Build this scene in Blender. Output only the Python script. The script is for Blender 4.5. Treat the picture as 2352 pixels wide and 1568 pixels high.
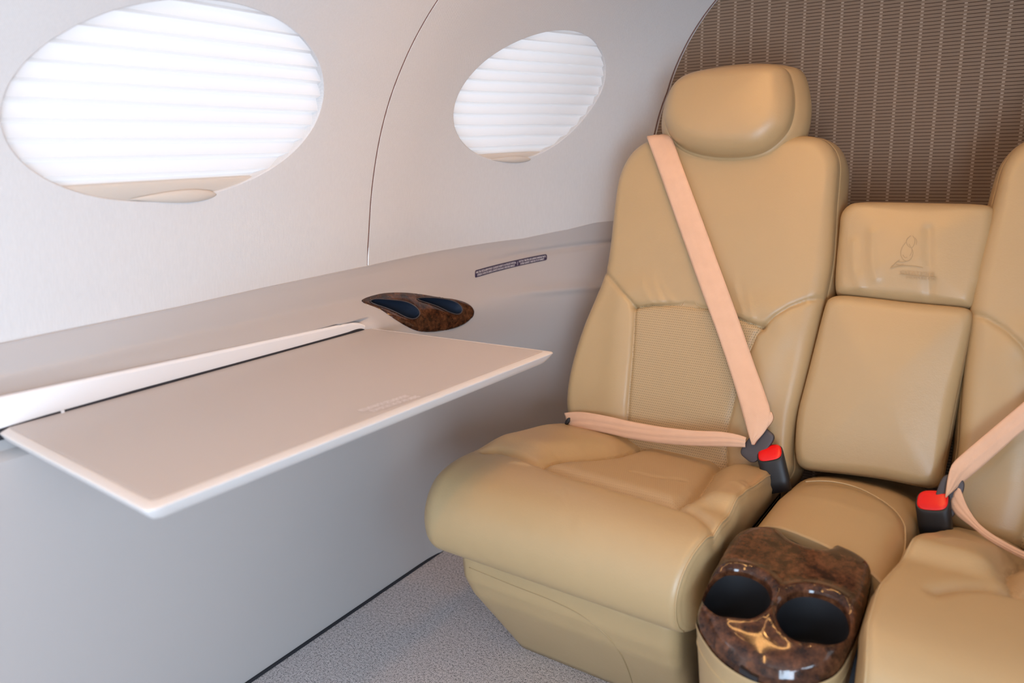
import bpy, math, random
import numpy as np
from mathutils import Vector, Matrix
from mathutils.geometry import delaunay_2d_cdt
for o in list(bpy.data.objects): bpy.data.objects.remove(o)
S = bpy.context.scene
COL = S.collection
PI = math.pi

# ------------------------------------------------------------------ camera, world, exposure
FPX = 1789.0
YAW = math.radians(33.1); PITCH = math.atan(449 / FPX)
FW = np.array([-math.sin(YAW)*math.cos(PITCH), math.cos(YAW)*math.cos(PITCH), -math.sin(PITCH)])
RT = np.array([math.cos(YAW), math.sin(YAW), 0.0]); UP = np.cross(RT, FW)
EYE = np.array([0.0, 0.0, 1.0])
cam = bpy.data.cameras.new('camera'); co = bpy.data.objects.new('camera', cam); COL.objects.link(co)
cam.sensor_width = 36.0; cam.lens = FPX/2352*36; cam.clip_start = 0.02
co.matrix_world = Matrix(((RT[0], UP[0], -FW[0], 0), (RT[1], UP[1], -FW[1], 0), (RT[2], UP[2], -FW[2], 1.0), (0, 0, 0, 1)))
cam.dof.use_dof = True; cam.dof.focus_distance = 1.55; cam.dof.aperture_fstop = 3.2
S.camera = co
S.view_settings.view_transform = 'Standard'; S.view_settings.look = 'None'
S.view_settings.gamma = 1; S.view_settings.use_curve_mapping = False
S.view_settings.exposure = -0.05
S.cycles.use_denoising = True
S.cycles.max_bounces = 10; S.cycles.diffuse_bounces = 6; S.cycles.sample_clamp_indirect = 6
S.cycles.caustics_reflective = False; S.cycles.caustics_refractive = False

SKY = 1.95
w = bpy.data.worlds.new('daylight'); S.world = w; w.use_nodes = True
nt = w.node_tree; nt.nodes.clear()
wo = nt.nodes.new('ShaderNodeOutputWorld'); bg = nt.nodes.new('ShaderNodeBackground')
tc = nt.nodes.new('ShaderNodeTexCoord'); sx = nt.nodes.new('ShaderNodeSeparateXYZ'); mr = nt.nodes.new('ShaderNodeMapRange')
cr = nt.nodes.new('ShaderNodeValToRGB')
cr.color_ramp.elements[0].color = (.66, .68, .76, 1); cr.color_ramp.elements[1].color = (.90, .95, 1, 1)
mr.inputs['From Min'].default_value = -.5; mr.inputs['From Max'].default_value = .5
nt.links.new(tc.outputs['Generated'], sx.inputs[0]); nt.links.new(sx.outputs['Z'], mr.inputs['Value'])
nt.links.new(mr.outputs[0], cr.inputs[0]); nt.links.new(cr.outputs[0], bg.inputs[0])
bg.inputs[1].default_value = SKY; nt.links.new(bg.outputs[0], wo.inputs[0])

AX = -0.185                                   # centre line of the cabin
def area(name, loc, target, sx_, sy_, power, col, spread=180):
    l = bpy.data.lights.new(name, 'AREA'); l.shape = 'RECTANGLE'; l.size = sx_; l.size_y = sy_; l.energy = power; l.color = col
    l.spread = math.radians(spread)
    o = bpy.data.objects.new(name, l); COL.objects.link(o); o.location = loc
    o.rotation_euler = (Vector(target)-Vector(loc)).to_track_quat('-Z', 'Y').to_euler()
    return o
COOL = (.58, .78, 1.0); WARM = (1.0, .50, .16)
# daylight: an unseen right-hand opening added to light the low cabin, and a right-hand window
area('added_right_daylight', (.78, -1.1, .55), (-1.1, .50, .15), .75, 1.0, 58, COOL)
area('window_daylight', (.80, -.05, 1.06), (-1.1, .3, .5), .46, .24, 6, COOL)

# ------------------------------------------------------------------ helpers
def ray(u, v):
    d = FW*FPX + RT*(u-1176) - UP*(v-784); return d/np.linalg.norm(d)
def at(u, v, ax, val):
    d = ray(u, v); return EYE + d*((val-EYE[ax])/d[ax])
def on_plane(u, v, p0, n):
    d = ray(u, v); return EYE + d*(np.dot(np.asarray(p0)-EYE, n)/np.dot(d, n))

def mesh(name, V, F, mat, parent=None, uv=None, smooth=True):
    me = bpy.data.meshes.new(name); me.from_pydata([tuple(map(float, p)) for p in V], [], [tuple(int(i) for i in f) for f in F])
    if uv is not None:
        l = me.uv_layers.new(name='UVMap'); li = np.zeros(len(me.loops), dtype=np.int32)
        me.loops.foreach_get('vertex_index', li); l.data.foreach_set('uv', np.asarray(uv, dtype=np.float32)[li].ravel())
    if smooth: me.polygons.foreach_set('use_smooth', [True]*len(me.polygons))
    me.validate(); me.update()
    o = bpy.data.objects.new(name, me); COL.objects.link(o)
    if mat: me.materials.append(mat)
    if parent: o.parent = parent
    return o
def tag(o, label=None, cat=None, group=None, kind=None):
    if label: o['label'] = label
    if cat: o['category'] = cat
    if group: o['group'] = group
    if kind: o['kind'] = kind
    return o
def empty(name, label, cat, group=None, loc=(0, 0, 0)):
    o = bpy.data.objects.new(name, None); COL.objects.link(o); o.location = loc; o.empty_display_size = .05
    return tag(o, label, cat, group)
def put(o, parent):                            # parent keeping world coordinates of the mesh data
    o.parent = parent; o.matrix_parent_inverse = Matrix.Translation(-Vector(parent.location)); return o

def chaikin(P, n=2, closed=True):
    P = np.asarray(P, float)
    for _ in range(n):
        if closed: Q = np.roll(P, -1, 0); A = .75*P+.25*Q; B = .25*P+.75*Q; P = np.stack([A, B], 1).reshape(-1, P.shape[1])
        else:
            A = .75*P[:-1]+.25*P[1:]; B = .25*P[:-1]+.75*P[1:]
            P = np.vstack([P[:1], np.stack([A, B], 1).reshape(-1, P.shape[1]), P[-1:]])
    return P
def resample(P, n, closed=True):
    P = np.asarray(P, float)
    if closed: P = np.vstack([P, P[:1]])
    s = np.r_[0, np.cumsum(np.linalg.norm(np.diff(P, axis=0), axis=1))]
    t = np.linspace(0, s[-1], n, endpoint=not closed)
    return np.stack([np.interp(t, s, P[:, k]) for k in range(P.shape[1])], 1)
def seg_dist(P, line):
    P = np.asarray(P, float); L = np.asarray(line, float); best = np.full(len(P), 1e9)
    for a, b in zip(L[:-1], L[1:]):
        ab = b-a; t = np.clip(((P-a)@ab)/max(ab@ab, 1e-12), 0, 1)
        best = np.minimum(best, np.linalg.norm(P-(a+t[:, None]*ab), axis=1))
    return best
def inside(P, poly):
    P = np.asarray(P, float); poly = np.asarray(poly, float); x, y = P[:, 0], P[:, 1]; r = np.zeros(len(P), bool)
    for (x1, y1), (x2, y2) in zip(poly, np.roll(poly, -1, 0)):
        c = (y1 > y) != (y2 > y)
        with np.errstate(divide='ignore', invalid='ignore'): r ^= c & (x < (x2-x1)*(y-y1)/(y2-y1)+x1)
    return r
def grid_faces(nr, nc, closed=False, flip=False):
    F = []
    for i in range(nr-1):
        for j in range(nc if closed else nc-1):
            a = i*nc+j; b = i*nc+(j+1) % nc; c = (i+1)*nc+(j+1) % nc; d = (i+1)*nc+j
            F.append((a, d, c, b) if flip else (a, b, c, d))
    return F
def sheet(outline, holes, step, extra=()):
    """2-D triangulation of an outline with holes."""
    outline = np.asarray(outline, float)
    pts = [tuple(p) for p in outline]; E = [(i, (i+1) % len(outline)) for i in range(len(outline))]
    for h in holes:
        n0 = len(pts); pts += [tuple(p) for p in h]; E += [(n0+i, n0+(i+1) % len(h)) for i in range(len(h))]
    lo, hi = outline.min(0), outline.max(0)
    gx = np.arange(lo[0]+step/2, hi[0], step); gy = np.arange(lo[1]+step/2, hi[1], step)
    G = np.array([(x+(step/2 if j % 2 else 0), y) for j, y in enumerate(gy) for x in gx]).reshape(-1, 2)
    if len(extra): G = np.vstack([G, np.asarray(extra)])
    G = G+np.random.RandomState(5).uniform(-.06, .06, G.shape)*step
    m = inside(G, outline) & (seg_dist(G, np.vstack([outline, outline[:1]])) > step*.35)
    for h in holes:
        h = np.asarray(h); m &= ~inside(G, h) & (seg_dist(G, np.vstack([h, h[:1]])) > step*.35)
    pts += [tuple(p) for p in G[m]]
    r = delaunay_2d_cdt([Vector(p) for p in pts], E, [], 0, 1e-7)
    V = np.array([tuple(v) for v in r[0]]); F = np.array([tuple(f) for f in r[2]])
    c = V[F].mean(1); k = inside(c, outline)
    for h in holes: k &= ~inside(c, h)
    return V, F[k]
def split(name_of, V, F, reg, mats, parent, uv):
    out = {}; VN = np.zeros_like(V)
    for f in F:                                    # shared normals, so that shading runs on across a seam
        p = V[list(f)]; n = np.cross(p-p.mean(0), np.roll(p, -1, 0)-p.mean(0)).sum(0)
        for i in f: VN[i] += n
    VN /= np.linalg.norm(VN, axis=1)[:, None]+1e-20
    F = np.asarray(F, dtype=object) if isinstance(F, list) else F
    for r in sorted(set(reg)):
        Fr = [F[i] for i in np.nonzero(np.asarray(reg) == r)[0]]
        used = np.unique(np.concatenate([np.asarray(f) for f in Fr])); mp = np.full(len(V), -1); mp[used] = np.arange(len(used))
        out[r] = mesh(name_of[r], V[used], [tuple(mp[list(f)]) for f in Fr], mats[r], parent, None if uv is None else uv[used])
        if len(out[r].data.vertices) == len(used): out[r].data.normals_split_custom_set_from_vertices([tuple(n) for n in VN[used]])
    return out
def tube(name, path, r, mat, parent=None, n=8, closed=False):
    P = np.asarray(path, float); T = np.gradient(P, axis=0)
    if closed: T = np.roll(P, -1, 0)-np.roll(P, 1, 0)
    T /= np.linalg.norm(T, axis=1)[:, None]+1e-12
    ref = np.array([0, 0, 1.0]) if abs(T[0][2]) < .9 else np.array([1.0, 0, 0]); V = []
    a = np.cross(T[0], ref); a /= np.linalg.norm(a)
    for p, t in zip(P, T):
        a = a-t*(a@t); a /= np.linalg.norm(a); b = np.cross(t, a)
        V += [p+r*(math.cos(2*PI*k/n)*a+math.sin(2*PI*k/n)*b) for k in range(n)]
    F = grid_faces(len(P), n, True)
    if closed: F += [((len(P)-1)*n+k, (len(P)-1)*n+(k+1) % n, (k+1) % n, k) for k in range(n)]
    else: F += [tuple(range(n))[::-1], tuple(range((len(P)-1)*n, len(P)*n))]
    return mesh(name, V, F, mat, parent)
def loft(name, rings, mat, parent=None, cap0=True, cap1=True, uv=None):
    n = len(rings[0]); V = np.vstack(rings); F = grid_faces(len(rings), n, True)
    if cap0: F.append(tuple(range(n))[::-1])
    if cap1: F.append(tuple(range((len(rings)-1)*n, len(rings)*n)))
    o = mesh(name, V, F, mat, parent, uv)
    for p in o.data.polygons:
        if len(p.vertices) > 4: p.use_smooth = False
    return o
def strap(name, L, R, thick, mat, parent, n=90, wave=0.0, cup=0.0):
    """woven strap: a ribbon with rolled edges between a left and a right edge line"""
    L = resample(chaikin(L, 2, False), n, False); R = resample(chaikin(R, 2, False), n, False)
    m = 11; V = []; uv = []; mid = (L+R)/2
    T = np.gradient(mid, axis=0); T /= np.linalg.norm(T, axis=1)[:, None]
    ln = np.r_[0, np.cumsum(np.linalg.norm(np.diff(mid, axis=0), axis=1))]
    for i in range(n):
        W = R[i]-L[i]; N = np.cross(W, T[i]); N /= np.linalg.norm(N)+1e-12
        if N @ (EYE-mid[i]) < 0: N = -N
        top = [L[i]+W*(j/(m-1)) + N*(thick*.5*(1-(2*j/(m-1)-1)**6) + cup*math.sin(PI*j/(m-1)) + wave*math.sin(j*1.9+ln[i]*23)*math.sin(PI*j/(m-1))) for j in range(m)]
        bot = [p - N*thick for p in top[::-1]]
        V += top+bot
        uv += [(j/(m-1)*.05, ln[i]) for j in range(m)]+[((m-1-j)/(m-1)*.05, ln[i]) for j in range(m)]
    k = 2*m; F = grid_faces(n, k, True); F += [tuple(range(k))[::-1], tuple(range((n-1)*k, n*k))]
    return mesh(name, V, F, mat, parent, np.array(uv))

def pillow(outline, O, U, V_, N, r=.02, T=.10, dome=.01, seams=(), fn=None, regions=None, names=None, mats=None, parent=None,
           bulge=.008, NA=420, NR=90, center=None, side_name='side_panel', side_mat=None, smooth=2, mirror=None, backset=.0):
    """upholstered pad: front face inside a star-shaped outline, rounded border, side band and back"""
    out = resample(chaikin(outline, smooth), NA)
    c = np.asarray(center if center is not None else out.mean(0), float)
    ks = np.linspace(0, 1, NR+1)[1:]; ks = ks**.75
    D = np.linalg.norm(out-c, axis=1)
    P2 = []; H = []
    for k in ks:
        p = c+(out-c)*k; d = (1-k)*D*.9
        h = np.where(d < r, -r*(1-np.sqrt(np.clip(1-(1-d/r)**2, 0, 1))), 0.0)+dome*(1-k**2)
        P2.append(p); H.append(h)
    P2 = np.vstack([c[None]]+P2); H = np.r_[dome, np.concatenate(H)]
    for line, dep, wid in seams:
        ds = seg_dist(P2, line); H -= dep*np.exp(-(ds/wid)**2); H -= dep*.9*np.exp(-(ds/(wid*.28))**2)
    if fn is not None: H = H+fn(P2)
    front = O+P2[:, :1]*U+P2[:, 1:]*V_+H[:, None]*N
    F = [(0, 1+j, 1+(j+1) % NA) for j in range(NA)]
    F += [(1+a, 1+b, 1+c_, 1+d_) for a, b, c_, d_ in grid_faces(NR, NA, True, True)]
    F = [tuple(f[::-1]) for f in F]
    uv = P2.copy()
    Vf = front
    cen = np.array([P2[list(f)].mean(0) for f in F])
    reg = np.zeros(len(F), int) if regions is None else regions(cen)
    base = 1+(NR-1)*NA; nrm = (out-c)/D[:, None]
    rings = []; ruv = []
    s = np.r_[0, np.cumsum(np.linalg.norm(np.diff(out, axis=0), axis=1))]
    for q in (0, .006, .016, .026, .08, .2, .4, .6, .8, .95, 1.0):
        off = bulge*math.sin(PI*min(q*1.1, 1))-(.0026 if .01 < q < .02 else 0)-backset*q
        dep = H[base:base+NA]-q*(T-r)
        pp = out+nrm*off
        rings.append(O+pp[:, :1]*U+pp[:, 1:]*V_+dep[:, None]*N); ruv.append(np.stack([s, dep], 1))
    rings.append(O+(c+(out-c)*.8)[:, :1]*U+(c+(out-c)*.8)[:, 1:]*V_-(T)*N); ruv.append(np.stack([s, s*0-T], 1))
    Vs = np.vstack(rings); Fs = grid_faces(len(rings), NA, True); Fs.append(tuple(range((len(rings)-1)*NA, len(rings)*NA)))
    uvs = np.vstack(ruv)
    if mirror is not None:
        Vf = Vf.copy(); Vs = Vs.copy(); Vf[:, 0] = 2*mirror-Vf[:, 0]; Vs[:, 0] = 2*mirror-Vs[:, 0]
        F = [f[::-1] for f in F]; Fs = [f[::-1] for f in Fs]
    parts = split(names or {0: 'pad'}, Vf, F, reg, mats, parent, uv)
    parts['side'] = mesh(side_name, Vs, Fs, side_mat or mats[0], parent, uvs)
    return parts

# ------------------------------------------------------------------ materials
def principled(name, col, rough=.5, spec=.5, **kw):
    m = bpy.data.materials.new(name); m.use_nodes = True; b = m.node_tree.nodes['Principled BSDF']
    b.inputs['Base Color'].default_value = (*col, 1); b.inputs['Roughness'].default_value = rough
    b.inputs['Specular IOR Level'].default_value = spec
    for k, v in kw.items(): b.inputs[k.replace('_', ' ')].default_value = v
    return m, m.node_tree, b
def N(nt, typ, **kw):
    n = nt.nodes.new(typ)
    for k, v in kw.items(): setattr(n, k, v)
    return n
def M(nt, op, a, b=None, c=None):
    n = nt.nodes.new('ShaderNodeMath'); n.operation = op
    for i, x in enumerate((a, b, c)):
        if x is None: continue
        if isinstance(x, (int, float)): n.inputs[i].default_value = x
        else: nt.links.new(x, n.inputs[i])
    return n.outputs[0]
def noise(nt, vec, scale, detail=3, rough=.5):
    n = N(nt, 'ShaderNodeTexNoise'); n.inputs['Scale'].default_value = scale; n.inputs['Detail'].default_value = detail
    n.inputs['Roughness'].default_value = rough; nt.links.new(vec, n.inputs['Vector']); return n.outputs['Fac']
def bump(nt, b, h, strength, dist, prev=None):
    n = N(nt, 'ShaderNodeBump'); n.inputs['Strength'].default_value = strength; n.inputs['Distance'].default_value = dist
    nt.links.new(h, n.inputs['Height'])
    if prev is not None: nt.links.new(prev, n.inputs['Normal'])
    nt.links.new(n.outputs[0], b.inputs['Normal']); return n.outputs[0]
def mix(nt, fac, a, b):
    n = N(nt, 'ShaderNodeMix', data_type='RGBA')
    if isinstance(fac, (int, float)): n.inputs[0].default_value = fac
    else: nt.links.new(fac, n.inputs[0])
    for i, x in ((6, a), (7, b)):
        if isinstance(x, tuple): n.inputs[i].default_value = (*x, 1)
        else: nt.links.new(x, n.inputs[i])
    return n.outputs[2]
def geo(nt): return N(nt, 'ShaderNodeNewGeometry').outputs['Position']

LEA = (.440, .308, .156)
def leather(name, col=LEA, perf=False, rough=.37):
    m, nt, b = principled(name, col, rough, .5)
    P = geo(nt); big = noise(nt, P, 9, 3); g = noise(nt, P, 420, 3, .6)
    c = mix(nt, big, tuple(x*.95 for x in col), tuple(min(x*1.04, 1) for x in col))
    pr = bump(nt, b, g, .22, .0007); wr = noise(nt, P, 45, 4, .6); pr = bump(nt, b, wr, .18, .0022, pr)
    if perf:
        uv = N(nt, 'ShaderNodeTexCoord').outputs['UV']; s = N(nt, 'ShaderNodeSeparateXYZ'); nt.links.new(uv, s.inputs[0])
        px, py = .0040, .0098
        def cell(o1, o2):
            a = M(nt, 'SUBTRACT', M(nt, 'FRACT', M(nt, 'ADD', M(nt, 'DIVIDE', s.outputs[0], px), o1)), .5)
            d = M(nt, 'SUBTRACT', M(nt, 'FRACT', M(nt, 'ADD', M(nt, 'DIVIDE', s.outputs[1], py), o2)), .5)
            a = M(nt, 'MULTIPLY', a, px); d = M(nt, 'MULTIPLY', d, py)
            return M(nt, 'SQRT', M(nt, 'ADD', M(nt, 'MULTIPLY', a, a), M(nt, 'MULTIPLY', d, d)))
        d = M(nt, 'MINIMUM', cell(100, 100), cell(100.5, 100.5))
        dot = M(nt, 'LESS_THAN', d, .00080)
        soft = N(nt, 'ShaderNodeMapRange'); nt.links.new(d, soft.inputs[0]); soft.inputs[1].default_value = .0006; soft.inputs[2].default_value = .0018
        c = mix(nt, M(nt, 'MULTIPLY', dot, .72*float(perf)), c, (.07, .05, .03))
        bump(nt, b, soft.outputs[0], .35, .0005, pr)
    nt.links.new(c, b.inputs['Base Color']); return m
M_LEA = leather('tan_leather'); M_PERF = leather('perforated_leather', perf=True, rough=.5)
M_SUEDE = leather('cushion_insert_leather', (.440, .306, .162), perf=.25, rough=.55)
def emb():
    m, nt, b = principled('embossed_leather', tuple(x*.84 for x in LEA), .55); return m
M_EMB = emb()

def wallfabric():
    m, nt, b = principled('headliner_fabric', (.66, .63, .60), .9, .15); P = geo(nt)
    s = N(nt, 'ShaderNodeSeparateXYZ'); nt.links.new(P, s.inputs[0])
    a = M(nt, 'SINE', M(nt, 'MULTIPLY', M(nt, 'ADD', s.outputs[1], M(nt, 'MULTIPLY', s.outputs[2], .8)), 2400))
    th = M(nt, 'SINE', M(nt, 'MULTIPLY', M(nt, 'SUBTRACT', s.outputs[2], s.outputs[1]), 900))
    mp = N(nt, 'ShaderNodeMapping'); mp.inputs['Scale'].default_value = (1, 1, .08); nt.links.new(P, mp.inputs[0])
    slub = noise(nt, mp.outputs[0], 420, 2)
    n2 = noise(nt, P, 900, 1)
    f = M(nt, 'ADD', M(nt, 'MULTIPLY', M(nt, 'MULTIPLY_ADD', a, .5, .5), .55), M(nt, 'MULTIPLY', n2, .45))
    f = M(nt, 'ADD', M(nt, 'MULTIPLY', f, .6), M(nt, 'MULTIPLY', slub, .5))
    nt.links.new(mix(nt, f, (.56, .545, .535), (.70, .68, .665)), b.inputs['Base Color'])
    bump(nt, b, f, .4, .0008); return m
M_WALL = wallfabric()
def bulkhead():
    m, nt, b = principled('bulkhead_fabric', (.17, .125, .09), .9, .15); P = geo(nt)
    s = N(nt, 'ShaderNodeSeparateXYZ'); nt.links.new(P, s.inputs[0]); x, z = s.outputs[0], s.outputs[2]
    colc = M(nt, 'ADD', M(nt, 'DIVIDE', M(nt, 'ADD', x, M(nt, 'MULTIPLY', z, .035)), .039), 100.30)
    cx = M(nt, 'FRACT', colc)
    row = M(nt, 'FRACT', M(nt, 'ADD', M(nt, 'DIVIDE', M(nt, 'SUBTRACT', z, M(nt, 'MULTIPLY', x, .028)), .0071), 10.0))
    rowd = M(nt, 'ABSOLUTE', M(nt, 'SUBTRACT', row, .5))
    incol = M(nt, 'LESS_THAN', M(nt, 'ABSOLUTE', M(nt, 'SUBTRACT', cx, .5)), .062)
    incol2 = M(nt, 'LESS_THAN', M(nt, 'ABSOLUTE', M(nt, 'SUBTRACT', cx, .5)), .085)
    line = M(nt, 'MULTIPLY', M(nt, 'LESS_THAN', rowd, .095), M(nt, 'SUBTRACT', 1, incol2))
    dash = M(nt, 'MULTIPLY', M(nt, 'LESS_THAN', rowd, .14), incol)
    n1 = noise(nt, P, 1100, 2); n2 = noise(nt, P, 60, 3)
    base = mix(nt, n1, (.20, .137, .092), (.32, .222, .155)); base = mix(nt, M(nt, 'MULTIPLY', n2, .25), base, (.19, .15, .12))
    c = mix(nt, M(nt, 'MULTIPLY', line, .9), base, (.05, .028, .018)); c = mix(nt, M(nt, 'MULTIPLY', dash, .8), c, (.50, .40, .31))
    nt.links.new(c, b.inputs['Base Color']); bump(nt, b, M(nt, 'SUBTRACT', n1, M(nt, 'MULTIPLY', line, 1.5)), .4, .0006); return m
M_BULK = bulkhead()
def plastic(name, col, rough=.42):
    m, nt, b = principled(name, col, rough, .4); bump(nt, b, noise(nt, geo(nt), 700, 2), .10, .0004); return m
M_LEDGE = plastic('taupe_sidewall_plastic', (.455, .422, .405), .38)
M_TABLE = plastic('table_laminate', (.47, .42, .39), .36)
M_LIP = plastic('pale_plastic', (.80, .79, .79), .35)
M_TRIM = plastic('table_edge_plastic', (.66, .62, .59), .38)
M_RAIL = plastic('shade_rail_plastic', (.60, .53, .46), .45)
M_BLACK = principled('black_plastic', (.012, .012, .014), .45)[0]
M_DARK = principled('rubber_and_gap_shade', (.015, .015, .02), .8)[0]
M_CHAR = principled('charcoal_plastic', (.055, .045, .048), .5)[0]
M_RED = principled('red_plastic', (.80, .004, .003), .3)[0]
M_WELL = principled('black_rubber_liner', (.006, .007, .010), .7)[0]
M_BLUEWELL = principled('dark_blue_liner', (.016, .026, .048), .38)[0]
M_GASKET = principled('brown_gasket', (.16, .075, .055), .7)[0]
M_PLAC = principled('purple_placard', (.035, .024, .06), .45)[0]
M_WHITE = principled('white_print', (.85, .83, .86), .6)[0]
def wood():
    m, nt, b = principled('burl_wood', (.06, .025, .012), .10, .35); P = geo(nt)
    n0 = N(nt, 'ShaderNodeTexNoise'); n0.inputs['Scale'].default_value = 48; n0.inputs['Detail'].default_value = 4; n0.inputs['Distortion'].default_value = .6
    nt.links.new(P, n0.inputs['Vector']); v = noise(nt, P, 130, 4, .65); v2 = noise(nt, P, 420, 2)
    f = M(nt, 'ADD', M(nt, 'MULTIPLY', n0.outputs['Fac'], .5), M(nt, 'ADD', M(nt, 'MULTIPLY', v, .4), M(nt, 'MULTIPLY', v2, .15)))
    r = N(nt, 'ShaderNodeValToRGB'); nt.links.new(f, r.inputs[0]); e = r.color_ramp.elements
    e[0].position = .42; e[0].color = (.018, .007, .004, 1); e[1].position = .66; e[1].color = (.13, .05, .022, 1)
    k = r.color_ramp.elements.new(.53); k.color = (.058, .022, .010, 1)
    nt.links.new(r.outputs[0], b.inputs['Base Color']); b.inputs['Coat Weight'].default_value = .2; b.inputs['Coat Roughness'].default_value = .03
    return m
M_WOOD = wood()
def webbing():
    m, nt, b = principled('belt_webbing', (.68, .46, .33), .62, .35)
    uv = N(nt, 'ShaderNodeTexCoord').outputs['UV']; s = N(nt, 'ShaderNodeSeparateXYZ'); nt.links.new(uv, s.inputs[0])
    a = M(nt, 'SINE', M(nt, 'MULTIPLY', s.outputs[0], 1500)); c = M(nt, 'SINE', M(nt, 'MULTIPLY', s.outputs[1], 1800))
    f = M(nt, 'MULTIPLY_ADD', M(nt, 'MULTIPLY', a, c), .5, .5); n = noise(nt, geo(nt), 40, 3)
    nt.links.new(mix(nt, n, (.64, .405, .265), (.73, .47, .32)), b.inputs['Base Color']); bump(nt, b, f, .3, .0006); return m
M_BELT = webbing()
def carpet():
    m, nt, b = principled('carpet_pile', (.3, .27, .27), .95, .1); P = geo(nt)
    a = noise(nt, P, 520, 2, .7); c = noise(nt, P, 190, 3, .7); d = noise(nt, P, 14, 3)
    f = M(nt, 'ADD', M(nt, 'MULTIPLY', a, .6), M(nt, 'MULTIPLY', c, .4))
    r = N(nt, 'ShaderNodeValToRGB'); nt.links.new(f, r.inputs[0]); e = r.color_ramp.elements
    e[0].position = .41; e[0].color = (.14, .145, .15, 1); e[1].position = .60; e[1].color = (.90, .85, .86, 1)
    k = e.new(.5); k.color = (.74, .69, .70, 1)
    nt.links.new(mix(nt, M(nt, 'MULTIPLY', d, .3), r.outputs[0], (.55, .47, .44)), b.inputs['Base Color'])
    bump(nt, b, f, 1.0, .006); return m
M_CARP = carpet()
def shade_mat():
    m = bpy.data.materials.new('pleated_shade_fabric'); m.use_nodes = True; nt = m.node_tree; nt.nodes.clear()
    o = N(nt, 'ShaderNodeOutputMaterial'); t = N(nt, 'ShaderNodeBsdfTranslucent'); d = N(nt, 'ShaderNodeBsdfDiffuse'); mx = N(nt, 'ShaderNodeMixShader')
    t.inputs[0].default_value = (.80, .79, .81, 1); d.inputs[0].default_value = (.8, .78, .77, 1); mx.inputs[0].default_value = .62
    nt.links.new(d.outputs[0], mx.inputs[1]); nt.links.new(t.outputs[0], mx.inputs[2]); nt.links.new(mx.outputs[0], o.inputs[0]); return m
M_SHADE = shade_mat()
def glass():
    m = bpy.data.materials.new('window_acrylic'); m.use_nodes = True; nt = m.node_tree; nt.nodes.clear()
    o = N(nt, 'ShaderNodeOutputMaterial'); t = N(nt, 'ShaderNodeBsdfTransparent'); g = N(nt, 'ShaderNodeBsdfGlossy'); mx = N(nt, 'ShaderNodeMixShader')
    g.inputs['Roughness'].default_value = .02; mx.inputs[0].default_value = .06
    nt.links.new(t.outputs[0], mx.inputs[1]); nt.links.new(g.outputs[0], mx.inputs[2]); nt.links.new(mx.outputs[0], o.inputs[0]); return m
M_GLASS = glass()
def lamp_mat(col, s):
    m = bpy.data.materials.new('lamp_lens'); m.use_nodes = True; b = m.node_tree.nodes['Principled BSDF']
    b.inputs['Emission Color'].default_value = (*col, 1); b.inputs['Emission Strength'].default_value = s; return m

# ------------------------------------------------------------------ cabin shell
ZX = np.array([(-1.13, .66), (-1.13, .755), (-1.12, .82), (-1.108, .91), (-1.084, 1.004), (-1.055, 1.077), (-1.025, 1.131), (-.985, 1.19),
               (-.93, 1.252), (-.84, 1.33), (-.73, 1.40), (-.60, 1.455), (-.42, 1.49), (-.185, 1.50)])
PROF = chaikin(ZX, 2, False); QS = np.r_[0, np.cumsum(np.linalg.norm(np.diff(PROF, axis=0), axis=1))]
QMAX = QS[-1]
def bend(y): return np.clip((np.asarray(y, float)-1.3)/.6, 0, 1.3)**2.2
def mz(z): return np.interp(z, [0, .76, 1.03, 1.13, 1.22, 1.33, 1.5], [.29, .29, .27, .25, .217, .17, .10])
def q_of_z(z): return np.interp(z, PROF[:, 1], QS)
def wallpt(y, q, depth=0.0):
    y = np.asarray(y, float); q = np.asarray(q, float)
    def P(y, q):
        x = np.interp(q, QS, PROF[:, 0]); z = np.interp(q, QS, PROF[:, 1])
        return np.stack([x+bend(y)*mz(z)*np.clip((AX-x)/.5, 0, 1), y+0*q, z], -1)
    p = P(y, q)
    if np.any(depth):
        a = P(y+.004, q)-P(y-.004, q); b = P(y, q+.004)-P(y, q-.004); n = np.cross(a, b); n /= np.linalg.norm(n, axis=-1)[..., None]
        p = p - n*np.sign(np.sum(n*(np.array([AX, 1.0, .9])-p), -1))[..., None]*np.asarray(depth)[..., None]
    return p
ZT_Y = [-1.7, .47, .735, .91, 1.178, 1.45, 1.646, 1.747, 1.81, 1.9]; ZT_Z = [.735, .742, .746, .752, .758, .765, .775, .792, .808, .815]
def zt(y): return np.interp(y, ZT_Y, ZT_Z)
def harm(c, f, n=96):
    t = np.linspace(0, 2*PI, n, endpoint=False); r = f[0]+sum(f[2*k-1]*np.cos(k*t)+f[2*k]*np.sin(k*t) for k in (1, 2, 3, 4))
    return np.stack([c[0]+c[2]*r*np.cos(t), c[1]+c[3]*r*np.sin(t)], 1)
WIN1 = harm((.7205, 1.0645, .2598, .14), (.9925, .118, -.0654, .003, .0485, .011, -.0013, -.0003, -.0007))
WIN2 = harm((1.5724, 1.1041, .1876, .1415), (.9918, .0057, .0137, .0027, .0383, -.0294, .0122, .0025, .0054))
WIN0 = WIN1-np.array([.78, 0])  # unseen forward windows, added to let more daylight in
def toq(W): return np.stack([W[:, 0], q_of_z(W[:, 1])], 1)
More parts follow.
